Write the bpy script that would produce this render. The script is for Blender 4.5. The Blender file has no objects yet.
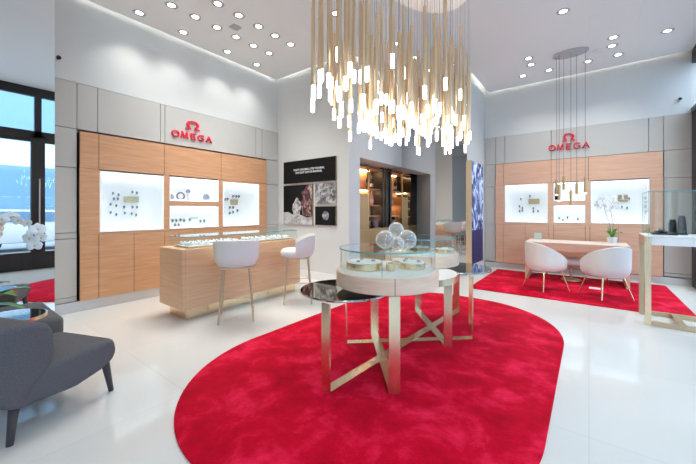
import bpy, bmesh, math, random
from mathutils import Vector, Matrix
random.seed(7)
PI = math.pi
sc = bpy.context.scene
COL = sc.collection

# ------------------------------------------------------------------ materials
def mat(name, col=(.8, .8, .8), rough=.5, metal=0., emit=None, es=0., **kw):
    m = bpy.data.materials.new(name); m.use_nodes = True
    b = m.node_tree.nodes['Principled BSDF']
    b.inputs['Base Color'].default_value = (*col, 1)
    b.inputs['Roughness'].default_value = rough
    b.inputs['Metallic'].default_value = metal
    if emit: b.inputs['Emission Color'].default_value = (*emit, 1); b.inputs['Emission Strength'].default_value = es
    for k, v in kw.items(): b.inputs[k.replace('_', ' ')].default_value = v
    return m
def nodes(m): return m.node_tree.nodes, m.node_tree.links, m.node_tree.nodes['Principled BSDF']
def noise_bump(m, scale, strength, dist=.002, detail=4):
    n, l, b = nodes(m)
    tc = n.new('ShaderNodeTexCoord'); t = n.new('ShaderNodeTexNoise'); t.inputs['Scale'].default_value = scale; t.inputs['Detail'].default_value = detail
    bp = n.new('ShaderNodeBump'); bp.inputs['Strength'].default_value = strength; bp.inputs['Distance'].default_value = dist
    l.new(tc.outputs['Object'], t.inputs['Vector']); l.new(t.outputs['Fac'], bp.inputs['Height']); l.new(bp.outputs['Normal'], b.inputs['Normal'])
    return m
def vary(m, c1, c2, scale=(1, 1, 1), nscale=4, lo=.3, hi=.7, detail=5, distort=0.):
    n, l, b = nodes(m)
    tc = n.new('ShaderNodeTexCoord'); mp = n.new('ShaderNodeMapping'); mp.inputs['Scale'].default_value = scale
    t = n.new('ShaderNodeTexNoise'); t.inputs['Scale'].default_value = nscale; t.inputs['Detail'].default_value = detail; t.inputs['Distortion'].default_value = distort
    r = n.new('ShaderNodeValToRGB'); r.color_ramp.elements[0].position = lo; r.color_ramp.elements[1].position = hi
    r.color_ramp.elements[0].color = (*c1, 1); r.color_ramp.elements[1].color = (*c2, 1)
    l.new(tc.outputs['Object'], mp.inputs['Vector']); l.new(mp.outputs['Vector'], t.inputs['Vector']); l.new(t.outputs['Fac'], r.inputs['Fac']); l.new(r.outputs['Color'], b.inputs['Base Color'])
    return m
M = {}
M['paint'] = mat('white wall paint', (.69, .70, .685), .6)
M['ceil'] = mat('ceiling paint', (.90, .92, .90), .7)
M['grey'] = noise_bump(mat('grey fabric panelling', (.53, .52, .49), .7), 300, .1)
M['plinth'] = mat('satin grey plinth', (.60, .60, .60), .25, .5)
M['oak'] = vary(mat('oak veneer', rough=.42), (.56, .285, .14), (.68, .375, .205), (1.6, 1.6, 22), 1.6, .3, .72, 6, .4)
M['oak2'] = vary(mat('pale oak veneer', rough=.42), (.67, .39, .26), (.77, .49, .345), (1.6, 1.6, 22), 1.6, .3, .72, 6, .4)
M['oakc'] = vary(mat('counter oak veneer', rough=.42), (.72, .405, .225), (.82, .51, .31), (1.6, 1.6, 22), 1.6, .3, .72, 6, .4)
M['oakd'] = vary(mat('drum oak veneer', rough=.4), (.78, .54, .38), (.88, .67, .51), (3, 3, 30), 1.6, .3, .72, 6, .4)
M['dark'] = mat('dark gap', (.02, .02, .02), .6)
M['red'] = mat('red acrylic', (.80, .01, .035), .35)
M['white'] = mat('white lacquer', (.86, .86, .86), .35)
M['vit'] = mat('backlit display lining', (.84, .85, .87), .6, 0, (.95, .97, 1.), .30)
M['leather'] = noise_bump(mat('blush leather', (.80, .775, .73), .5), 180, .12)
M['cream'] = mat('cream leather', (.85, .82, .76), .5)
M['gold'] = mat('champagne brass', (.86, .66, .42), .22, 1.)
M['goldd'] = mat('aged brass', (.62, .42, .20), .32, 1.)
M['brush'] = mat('brushed champagne metal', (.84, .68, .48), .27, 1.)
M['greige'] = mat('greige metal frame', (.60, .47, .31), .36, .7)
M['tube'] = mat('satin gold tube', (.86, .62, .38), .34, .7)
M['cable'] = mat('grey cable', (.45, .45, .45), .5)
M['tip'] = mat('lit acrylic tip', (1, 1, 1), .4, 0, (1., .97, .91), 6.)
M['lamp'] = mat('downlight lens', (1, 1, 1), .4, 0, (1., .96, .9), 14.)
M['strip'] = mat('cove led', (1, 1, 1), .4, 0, (1., .98, .95), 6.5)
M['vled'] = mat('case led', (1, 1, 1), .4, 0, (.95, .97, 1.), 6.)
M['warm'] = mat('warm shelf led', (1, 1, 1), .4, 0, (1., .74, .42), 42.)
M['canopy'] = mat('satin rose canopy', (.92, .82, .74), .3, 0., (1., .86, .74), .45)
M['chrome'] = mat('mirror disc', (.50, .47, .42), .04, 1.)
M['mirror'] = mat('clear mirror', (.90, .92, .93), 0.0, 1.)
M['smoke'] = mat('smoked mirror', (.66, .66, .65), 0.01, 1.)
M['black'] = mat('black', (.015, .015, .016), .4)
M['blackg'] = mat('black gloss', (.012, .012, .012), .12)
M['wframe'] = mat('black window frame', (.018, .018, .02), .4)
M['charcoal'] = noise_bump(vary(mat('charcoal wool', rough=.9), (.088, .083, .09), (.135, .128, .135), (1, 1, 1), 160, .35, .65), 260, .25)
M['legd'] = mat('dark stained leg', (.05, .04, .045), .35)
M['white_trim'] = mat('downlight trim', (.50, .50, .50), .4)
M['pot'] = mat('white ceramic', (.85, .85, .84), .25)
M['leaf'] = vary(mat('leaf green', rough=.35), (.06, .20, .03), (.16, .36, .06), (1, 1, 1), 14)
M['stem'] = mat('orchid stem', (.12, .16, .05), .5)
M['petal'] = mat('orchid petal', (.93, .92, .90), .6)
M['lip'] = mat('orchid lip', (.85, .55, .12), .5)
M['teal'] = mat('polished glass edge', (.12, .42, .45), .1)
M['bluegrey'] = mat('blue grey enamel', (.30, .34, .42), .35)
M['steel'] = mat('dark steel', (.24, .25, .28), .3, .6)
M['plq'] = vary(mat('gold plaque', rough=.35, metal=.6), (.62, .48, .25), (.72, .60, .38), (1, 1, 1), 30)
M['beige'] = mat('pale plaque', (.80, .78, .66), .5)
M['tan'] = mat('tan box', (.52, .36, .24), .5)
M['pad'] = mat('display pad', (.74, .72, .68), .5)
M['inktext'] = mat('white print', (.85, .85, .85), .5)
M['bronze'] = mat('bronze panel', (.52, .31, .14), .35, .45)
M['bottle'] = mat('dark bottle glass', (.01, .02, .012), .08)
M['foil'] = mat('bottle label', (.75, .62, .45), .4)
M['pinkb'] = mat('rose bottle', (.75, .40, .33), .15)
M['pave'] = mat('pavement', (.30, .31, .33), .8)
M['facade'] = mat('facade', (.62, .76, .90), .6)
M['fglass'] = mat('facade glass', (.16, .30, .46), .08)
M['carw'] = mat('white car paint', (.7, .72, .75), .25)

def glass_mat(name, tint, k=1., maxr=.9):
    m = bpy.data.materials.new(name); m.use_nodes = True; n = m.node_tree.nodes; l = m.node_tree.links; n.clear()
    o = n.new('ShaderNodeOutputMaterial'); t = n.new('ShaderNodeBsdfTransparent'); t.inputs[0].default_value = (*tint, 1)
    g = n.new('ShaderNodeBsdfGlossy'); g.inputs['Roughness'].default_value = .01; g.inputs[0].default_value = (.95, .98, 1, 1)
    f = n.new('ShaderNodeFresnel'); f.inputs['IOR'].default_value = 1.45
    mm = n.new('ShaderNodeMath'); mm.operation = 'MULTIPLY'; mm.inputs[1].default_value = k
    x = n.new('ShaderNodeMixShader'); ge = n.new('ShaderNodeNewGeometry'); iv = n.new('ShaderNodeMath'); iv.operation = 'SUBTRACT'; iv.inputs[0].default_value = 1.; l.new(ge.outputs['Backfacing'], iv.inputs[1])
    m2 = n.new('ShaderNodeMath'); m2.operation = 'MULTIPLY'; l.new(f.outputs[0], mm.inputs[0]); l.new(mm.outputs[0], m2.inputs[0]); l.new(iv.outputs[0], m2.inputs[1]); l.new(m2.outputs[0], x.inputs[0]); l.new(t.outputs[0], x.inputs[1]); l.new(g.outputs[0], x.inputs[2]); l.new(x.outputs[0], o.inputs[0])
    return m
M['glass'] = glass_mat('clear glass', (.96, .985, .98))
M['wglass'] = glass_mat('window glass', (.90, .95, .99), 1.)
M['ball'] = glass_mat('blown glass', (.97, .97, .96), 1.7)
n, l = M['ball'].node_tree.nodes, M['ball'].node_tree.links
mo = [q for q in n if q.type == 'OUTPUT_MATERIAL'][0]; ms = [q for q in n if q.type == 'MIX_SHADER'][0]
df = n.new('ShaderNodeBsdfDiffuse'); df.inputs[0].default_value = (.95, .93, .90, 1); lw = n.new('ShaderNodeLayerWeight'); lw.inputs[0].default_value = .25
mu = n.new('ShaderNodeMath'); mu.operation = 'MULTIPLY_ADD'; mu.inputs[1].default_value = .45; mu.inputs[2].default_value = .07
m3 = n.new('ShaderNodeMixShader'); l.new(lw.outputs['Facing'], mu.inputs[0]); l.new(mu.outputs[0], m3.inputs[0]); l.new(ms.outputs[0], m3.inputs[1]); l.new(df.outputs[0], m3.inputs[2]); l.new(m3.outputs[0], mo.inputs[0])

# polished stone floor: large slabs, faint joints
m = mat('polished stone floor', (.78, .755, .725), .09); M['floor'] = m
n, l, b = nodes(m)
tc = n.new('ShaderNodeTexCoord'); br = n.new('ShaderNodeTexBrick'); br.offset = 0; br.inputs['Scale'].default_value = 1.
br.inputs['Brick Width'].default_value = 1.2; br.inputs['Row Height'].default_value = 1.2; br.inputs['Mortar Size'].default_value = .0035
br.inputs['Color1'].default_value = (.70, .68, .645, 1); br.inputs['Color2'].default_value = (.72, .70, .665, 1); br.inputs['Mortar'].default_value = (.64, .625, .60, 1)
l.new(tc.outputs['Object'], br.inputs['Vector']); l.new(br.outputs['Color'], b.inputs['Base Color'])
b.inputs['Specular IOR Level'].default_value = .6
# crimson velvet pile, brushed in patches
m = mat('crimson velvet pile', (.5, .01, .05), .95); M['rug'] = m
n, l, b = nodes(m)
tc = n.new('ShaderNodeTexCoord')
t1 = n.new('ShaderNodeTexNoise'); t1.inputs['Scale'].default_value = 3.2; t1.inputs['Detail'].default_value = 7; t1.inputs['Roughness'].default_value = .66; t1.inputs['Distortion'].default_value = .25
r1 = n.new('ShaderNodeValToRGB'); e = r1.color_ramp.elements; e[0].position = .33; e[0].color = (.38, .0005, .012, 1); e[1].position = .66; e[1].color = (.80, .016, .065, 1)
x = e.new(.5); x.color = (.54, .001, .020, 1)
t2 = n.new('ShaderNodeTexNoise'); t2.inputs['Scale'].default_value = 160; bp = n.new('ShaderNodeBump'); bp.inputs['Strength'].default_value = .5; bp.inputs['Distance'].default_value = .006
l.new(tc.outputs['Object'], t1.inputs['Vector']); l.new(t1.outputs['Fac'], r1.inputs['Fac']); l.new(r1.outputs['Color'], b.inputs['Base Color'])
l.new(tc.outputs['Object'], t2.inputs['Vector']); l.new(t2.outputs['Fac'], bp.inputs['Height']); l.new(bp.outputs['Normal'], b.inputs['Normal'])
b.inputs['Specular IOR Level'].default_value = .08; b.inputs['Sheen Weight'].default_value = .05; b.inputs['Sheen Tint'].default_value = (1, .35, .45, 1)
# printed pictures
def ramp_print(name, stops, scale, emit=0., kind='NOISE', stretch=(1, 1, 1), detail=6, distort=1.):
    m = mat(name, rough=.5); n, l, b = nodes(m)
    tc = n.new('ShaderNodeTexCoord'); mp = n.new('ShaderNodeMapping'); mp.inputs['Scale'].default_value = stretch
    t = n.new('ShaderNodeTexNoise'); t.inputs['Scale'].default_value = scale; t.inputs['Detail'].default_value = detail; t.inputs['Distortion'].default_value = distort
    r = n.new('ShaderNodeValToRGB'); e = r.color_ramp.elements; e[0].position, e[0].color = stops[0][0], (*stops[0][1], 1); e[1].position, e[1].color = stops[-1][0], (*stops[-1][1], 1)
    for p, c in stops[1:-1]: y = e.new(p); y.color = (*c, 1)
    l.new(tc.outputs['Object'], mp.inputs['Vector']); l.new(mp.outputs['Vector'], t.inputs['Vector']); l.new(t.outputs['Fac'], r.inputs['Fac']); l.new(r.outputs['Color'], b.inputs['Base Color'])
    if emit: l.new(r.outputs['Color'], b.inputs['Emission Color']); b.inputs['Emission Strength'].default_value = emit
    return m
M['blackp'] = mat('black print', (.008, .008, .009), .55, Specular_IOR_Level=.15)
M['moon'] = ramp_print('moon crater print', [(.36, (.04, .04, .045)), (.5, (.22, .22, .23)), (.62, (.55, .55, .55))], 11)
M['moong'] = ramp_print('moon ground print', [(.35, (.30, .30, .31)), (.65, (.66, .66, .66))], 8)
M['craft'] = ramp_print('lander print', [(.36, (.012, .008, .01)), (.48, (.10, .03, .03)), (.56, (.28, .14, .13)), (.66, (.55, .48, .50))], 13, stretch=(1, 1, .6))
M['suit'] = ramp_print('space suit print', [(.38, (.12, .12, .14)), (.60, (.66, .64, .62))], 16)
M['screen'] = ramp_print('blue display print', [(.36, (.003, .008, .05)), (.47, (.008, .03, .16)), (.53, (.16, .28, .55)), (.58, (.65, .74, .95))], 5, .45, stretch=(1, 1, .45), distort=2.2)
M['screend'] = ramp_print('deep blue display print', [(.3, (.002, .006, .05)), (.6, (.004, .018, .12)), (.8, (.01, .04, .18))], 4, .2, stretch=(1, 1, .3))

# ------------------------------------------------------------------ mesh helper
OFF = {}
class MB:
    def __init__(s): s.v = []; s.f = []; s.sm = False
    def add(s, vs, fs):
        k = len(s.v); s.v += [tuple(v) for v in vs]; s.f += [tuple(i + k for i in f) for f in fs]; return s
    def bm(s, bm_):
        bm_.verts.ensure_lookup_table(); bm_.verts.index_update()
        s.add([v.co[:] for v in bm_.verts], [[v.index for v in f.verts] for f in bm_.faces]); bm_.free(); return s
    def box(s, x0, x1, y0, y1, z0, z1, bev=0., seg=2, mtx=None):
        b = bmesh.new()
        vs = [b.verts.new(p) for p in ((x0, y0, z0), (x1, y0, z0), (x1, y1, z0), (x0, y1, z0), (x0, y0, z1), (x1, y0, z1), (x1, y1, z1), (x0, y1, z1))]
        for f in ((3, 2, 1, 0), (4, 5, 6, 7), (0, 1, 5, 4), (1, 2, 6, 5), (2, 3, 7, 6), (3, 0, 4, 7)): b.faces.new([vs[i] for i in f])
        if bev: bmesh.ops.bevel(b, geom=b.edges[:], offset=bev, segments=seg, affect='EDGES', profile=.5)
        if mtx: bmesh.ops.transform(b, matrix=mtx, verts=b.verts[:])
        return s.bm(b)
    def prism(s, pts, h0, h1, bev=0., seg=3, mtx=None):      # outline in XY, extruded in Z
        b = bmesh.new()
        lo = [b.verts.new((x, y, h0)) for x, y in pts]; hi = [b.verts.new((x, y, h1)) for x, y in pts]; k = len(pts)
        b.faces.new(lo[::-1]); b.faces.new(hi)
        for i in range(k): b.faces.new((lo[i], lo[(i + 1) % k], hi[(i + 1) % k], hi[i]))
        bmesh.ops.recalc_face_normals(b, faces=b.faces[:])
        if bev: bmesh.ops.bevel(b, geom=b.edges[:], offset=bev, segments=seg, affect='EDGES', profile=.5)
        if mtx: bmesh.ops.transform(b, matrix=mtx, verts=b.verts[:])
        return s.bm(b)
    def lathe(s, prof, cx=0, cy=0, k=32, sx=1., sy=1., n=2.):   # prof [(r,z)], ends closed when r == 0
        vs = []; fs = []; rows = []
        for r, z in prof:
            if r < 1e-6: rows.append([len(vs)]); vs.append((cx, cy, z)); continue
            row = []
            for i in range(k):
                a = 2 * PI * i / k; c_, s_ = math.cos(a), math.sin(a)
                q = r / (abs(c_) ** n + abs(s_) ** n) ** (1 / n)
                row.append(len(vs)); vs.append((cx + q * c_ * sx, cy + q * s_ * sy, z))
            rows.append(row)
        for a, b in zip(rows, rows[1:]):
            if len(a) == 1 and len(b) == 1: continue
            for i in range(k):
                j = (i + 1) % k
                if len(a) == 1: fs.append((a[0], b[j], b[i]))
                elif len(b) == 1: fs.append((a[i], a[j], b[0]))
                else: fs.append((a[i], a[j], b[j], b[i]))
        return s.add(vs, fs)
    def tube(s, p, q, r0, r1=None, k=12):
        r1 = r0 if r1 is None else r1; p, q = Vector(p), Vector(q); d = (q - p).normalized()
        u = d.orthogonal().normalized(); w = d.cross(u); vs = []
        for c_, r in ((p, r0), (q, r1)):
            for i in range(k): a = 2 * PI * i / k; vs.append(c_ + u * (r * math.cos(a)) + w * (r * math.sin(a)))
        fs = [(i, (i + 1) % k, k + (i + 1) % k, k + i) for i in range(k)] + [tuple(range(k))[::-1], tuple(range(k, 2 * k))]
        return s.add(vs, fs)
    def path(s, pts, r, k=8, rend=None):
        pts = [Vector(p) for p in pts]; vs = []; fs = []; u = None; N = len(pts)
        for i, p in enumerate(pts):
            d = (pts[min(i + 1, N - 1)] - pts[max(i - 1, 0)]).normalized()
            u = (u - d * u.dot(d)).normalized() if u else d.orthogonal().normalized(); w = d.cross(u)
            rr = r if rend is None else r + (rend - r) * i / (N - 1)
            for j in range(k): a = 2 * PI * j / k; vs.append(p + u * (rr * math.cos(a)) + w * (rr * math.sin(a)))
        for i in range(N - 1):
            for j in range(k): fs.append((i * k + j, i * k + (j + 1) % k, (i + 1) * k + (j + 1) % k, (i + 1) * k + j))
        fs += [tuple(range(k))[::-1], tuple(range((N - 1) * k, N * k))]
        return s.add(vs, fs)
    def sphere(s, c, r, k=24, sz=1.):
        h = k // 2; pr = [(0, c[2] - r * sz)] + [(r * math.sin(PI * i / h), c[2] - r * sz * math.cos(PI * i / h)) for i in range(1, h)] + [(0, c[2] + r * sz)]
        return s.lathe(pr, c[0], c[1], k)
    def build(s, name, m, parent=None, smooth=False, angle=35):
        me = bpy.data.meshes.new(name); o_ = OFF.get(parent.name, (0, 0, 0)) if parent else (0, 0, 0)
        me.from_pydata([(v[0] - o_[0], v[1] - o_[1], v[2] - o_[2]) for v in s.v], [], s.f); me.update()
        b = bmesh.new(); b.from_mesh(me); bmesh.ops.recalc_face_normals(b, faces=b.faces[:]); b.to_mesh(me); b.free()
        if smooth:
            for p in me.polygons: p.use_smooth = True
            me.set_sharp_from_angle(angle=math.radians(angle))
        o = bpy.data.objects.new(name, me); COL.objects.link(o)
        me.materials.append(m if not isinstance(m, str) else M[m])
        if parent: o.parent = parent; OFF[o.name] = o_
        return o
def tag(o, label=None, cat=None, group=None, kind=None):
    if label: o['label'] = label
    if cat: o['category'] = cat
    if group: o['group'] = group
    if kind: o['kind'] = kind
    return o
def thing(name, loc, label, cat, group=None, fixed=True):
    o = bpy.data.objects.new(name, None); COL.objects.link(o); o.location = loc; o.empty_display_size = .1
    OFF[o.name] = tuple(loc) if fixed else (0, 0, 0)
    return tag(o, label, cat, group)
def struct(name, mb, m, parent=None): 
    o = mb.build(name, m, parent)
    if not parent: o['kind'] = 'structure'
    return o
KIDS = {}
def copy_tree(o, parent=None):
    c = o.copy(); COL.objects.link(c)
    if parent: c.parent = parent
    for ch in [x for x in bpy.data.objects if x.parent == o]: copy_tree(ch, c)
    return c
def place(o, loc, rz=0., label=None):
    o.location = loc; o.rotation_euler = (0, 0, rz)
    if label: o['label'] = label
    return o
ORD = ['first', 'second', 'third', 'fourth', 'fifth', 'sixth', 'seventh', 'eighth', 'ninth', 'tenth', 'eleventh', 'twelfth']

# ------------------------------------------------------------------ room shell
H = 4.2
struct('floor', MB().box(-5.7, 1.6, -3.1, 8.5, -.06, 0), 'floor')
b = MB().box(-5.80, -5.68, -3.1, 8.5, 0, 3.085).box(-5.80, -5.54, -3.1, 8.5, 3.085, 4.5)
struct('wall_left', b, 'paint')
b = MB().box(-5.54, -3.55, 4.78, 5.13, 0, 4.5).box(-5.54, -4.40, 5.13, 6.87, 0, 4.5).box(-4.40, -3.55, 5.13, 6.87, 2.386, 4.5).box(-5.54, -3.55, 6.87, 8.5, 0, 4.5)
struct('wall_picture_side', b, 'paint')
struct('wall_mirror_block', MB().box(-3.549, -2.04, 6.875, 8.5, 0, 4.5), 'paint')
b = MB().box(-2.04, 1.6, 8.42, 8.5, 0, 3.12).box(-2.04, 1.6, 8.33, 8.5, 3.12, 4.5)
struct('wall_back', b, 'paint')
struct('wall_mirror_pier', MB().box(-5.54, -4.41, -3.0, .836, 0, 4.5), 'paint')
struct('wall_behind_camera', MB().box(-5.54, 1.6, -3.1, -3.0, 0, 4.5), 'paint')
# ceiling with a lighting cove along the walls
room = [(1.46, -2.99), (1.46, 8.22), (-1.93, 8.22), (-1.93, 6.865), (-3.43, 6.865), (-3.43, 4.67), (-5.43, 4.67), (-5.43, .85), (-4.395, .85), (-4.395, -2.99)]
struct('ceiling', MB().prism(room, H, H + .05).box(-5.8, 1.6, -3.1, 8.5, 4.5, 4.56), 'ceil')
b = MB()
b.box(-5.40, -5.37, .9, 4.62, 4.255, 4.28).box(-5.40, -3.5, 4.60, 4.63, 4.255, 4.28).box(-3.40, -3.37, 4.7, 6.80, 4.255, 4.28)
b.box(-1.90, -1.87, 6.9, 8.15, 4.255, 4.28).box(-1.9, 1.4, 8.15, 8.18, 4.255, 4.28)
tag(b.build('cove_light_strip', 'strip'), 'continuous warm white light strip hidden in the ceiling cove', 'cove light')
# mirrors
tag(MB().box(-4.408, -4.398, -2.9, .844, .0, 4.19).build('wall_mirror', 'mirror'), 'tall clear mirror cladding on the pier beside the grey chairs', 'mirror')
tag(MB().box(-4.39, -2.04, 6.860, 6.872, .0, 2.386).box(-3.548, -2.04, 6.860, 6.872, 2.386, 4.19).build('smoked_mirror', 'smoke'), 'tall smoked mirror wall between bar niche and blue light box', 'mirror')

# grey panelling: boards with fine gaps
def boards(axis, plane, th, us, zs, skip=()):
    b = MB(); g = .004
    for i in range(len(us) - 1):
        for j in range(len(zs) - 1):
            if (i, j) in skip: continue
            if axis == 'x': b.box(plane - th, plane, us[i] + g, us[i + 1] - g, zs[j] + g, zs[j + 1] - g)
            else: b.box(us[i] + g, us[i + 1] - g, plane, plane + th, zs[j] + g, zs[j + 1] - g)
    return b
def merge(*bs):
    r = MB()
    for q in bs: r.add(q.v, q.f)
    return r
A1 = boards('x', -5.50, .15, [.84, 1.28], [.142, .207, .982, 1.061, 1.928, 2.45, 3.07])
A2 = boards('x', -5.50, .15, [1.28, 1.508, 2.332, 2.40, 4.176, 4.333, 4.775], [2.45, 3.07])
A3 = boards('x', -5.50, .15, [4.435, 4.775], [.142, .982, 1.061, 1.92, 2.45])
struct('wall_left_panel', merge(A1, A2, A3), 'grey')
struct('baseboard_left', MB().box(-5.66, -5.47, .84, 4.775, 0, .14), 'plinth')
C1 = boards('y', 8.29, .12, [-2.035, -1.79], [.142, .207, .982, 1.061, 1.93, 2.47, 3.12])
C2 = boards('y', 8.29, .12, [-1.79, -1.59, -.66, .905, 1.109, 1.475], [2.47, 3.12])
C3 = boards('y', 8.29, .12, [1.109, 1.475], [.142, .207, .982, 1.061, 1.96, 2.47])
struct('wall_back_panel', merge(C1, C2, C3), 'grey')
struct('baseboard_back', MB().box(-2.035, 1.475, 8.26, 8.40, 0, .13), 'plinth')
struct('baseboard_picture_side', MB().box(-5.53, -3.54, 4.765, 4.79, 0, .13).box(-3.56, -3.538, 4.765, 5.13, 0, .13), 'white')

# ------------------------------------------------------------------ oak display walls
def display_wall(axis, front, cols, holes, o_mat, label, name='display_wall_unit', doors=(), seamz=(.14, 1.02, 1.93, 2.42), rails=()):
    """holes: (u0,u1,z0,z1); uprights and rails fill the middle band"""
    def bx(b, u0, u1, z0, z1, d0=.0, d1=.035, bev=0):
        if axis == 'x': return b.box(front - d1, front - d0, u0, u1, z0, z1, bev)
        return b.box(u0, u1, front + d0, front + d1, z0, z1, bev)
    u0, u1 = cols[0], cols[-1]; g = .0035
    loc = (front, (u0 + u1) / 2, 0) if axis == 'x' else ((u0 + u1) / 2, front, 0)
    root = thing(name, loc, label, 'display wall')
    for i in range(len(cols) - 1):
        bx(MB(), cols[i] + g, cols[i + 1] - g, seamz[2] + g, seamz[3]).build('wood_panel', o_mat, root)
    for i in range(len(doors) - 1):
        bx(MB(), doors[i] + g, doors[i + 1] - g, seamz[0], seamz[1] - g).build('cabinet_door', o_mat, root)
    for r in rails: bx(MB(), *r).build('wood_rail', o_mat, root)
    # dark carcass behind the joints, around the openings
    b = MB(); bx(b, u0 + .002, u1 - .002, seamz[2], seamz[3] - .002, .034, .16); bx(b, u0 + .002, u1 - .002, seamz[0], seamz[1], .034, .16)
    zz = sorted(holes)
    prev = u0 + .002
    for h in [h for h in zz if h[4]] + [(u1 - .002,)]:
        bx(b, prev, h[0] - .02, seamz[1], seamz[2], .036, .16)
        if len(h) > 1: prev = h[1] + .02
    b.build('carcass', 'dark', root)
    for (a0, a1, z0, z1, _, dep, t) in holes:
        b = MB(); e = t
        bx(b, a0, a1, z0, z1, dep, dep + .01)
        bx(b, a0, a0 + e, z0, z1, -.006, dep); bx(b, a1 - e, a1, z0, z1, -.006, dep)
        bx(b, a0 + e, a1 - e, z0, z0 + e, -.006, dep); bx(b, a0 + e, a1 - e, z1 - e, z1, -.006, dep)
        nb = b.build('display_case', 'vit', root)
        tag(nb, 'white lined lit display case')
        bx(MB(), a0 + .04, a1 - .04, z1 - e - .012, z1 - e - .002, .02, .035).build('light_strip', 'vled', nb)
        bx(MB(), a0 + .04, a1 - .04, z0 + e + .001, z0 + e + .006, .012, .020).build('light_strip', 'vled', nb)
        if t > .014: bx(MB(), a0 + e, a1 - e, z0 + e, z1 - e, .002, .006).build('glass_pane', 'glass', nb)
    return root
D = .14
display_wall('x', -5.46, [1.30, 1.51, 2.372, 3.37, 4.425],
             [(1.522, 2.362, 1.055, 1.912, True, D, .02), (2.456, 3.315, 1.515, 1.912, True, D, .012), (2.456, 3.315, 1.06, 1.435, False, D, .016), (3.408, 4.226, 1.06, 1.90, True, D, .02)],
             M['oak'], 'orange oak display wall with lit white cases behind the long counter',
             doors=[1.30, 1.51, 1.943, 2.376, 2.87, 3.37, 3.90, 4.425],
             rails=[(1.30, 1.5165, 1.02, 1.93), (2.3675, 2.4505, 1.02, 1.93), (3.3205, 3.4025, 1.02, 1.93), (4.2315, 4.425, 1.02, 1.93), (2.4505, 3.3205, 1.44, 1.51)])
for (a0, a1, z0, z1) in ((1.5165, 2.3675, 1.02, 1.05), (2.4505, 3.3205, 1.02, 1.055), (3.4025, 4.2315, 1.02, 1.055), (3.4025, 4.2315, 1.905, 1.93)):
    r = [o for o in bpy.data.objects if o.name == 'display_wall_unit'][0]
    MB().box(-5.495, -5.46, a0, a1, z0, z1).build('wood_rail', M['oak'], r)
cw = display_wall('y', 8.255, [-1.784, -1.608, -.66, -.01, 1.10],
             [(-1.58, -.725, 1.09, 1.952, True, D, .02), (-.614, -.062, 1.565, 1.958, True, D, .012), (-.614, -.062, 1.10, 1.47, False, D, .016), (.028, .912, 1.10, 1.955, True, D, .02)],
             M['oak2'], 'pinkish oak display wall with lit white cases behind the desk',
             doors=[-1.784, -1.608, -1.159, -.703, -.617, -.062, .016, .46, .91, 1.10], seamz=(.14, 1.04, 1.97, 2.46),
             rails=[(-1.784, -1.586, 1.04, 1.97), (-.719, -.62, 1.04, 1.97), (-.056, .022, 1.04, 1.97), (.918, 1.10, 1.04, 1.97), (-.62, -.056, 1.475, 1.56)])
for (a0, a1, z0, z1) in ((-1.586, -.719, 1.04, 1.084), (-1.586, -.719, 1.957, 1.97), (-.62, -.056, 1.04, 1.095), (.022, .918, 1.04, 1.095)):
    MB().box(a0, a1, 8.255, 8.29, z0, z1).build('wood_rail', M['oak2'], cw)

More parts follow.
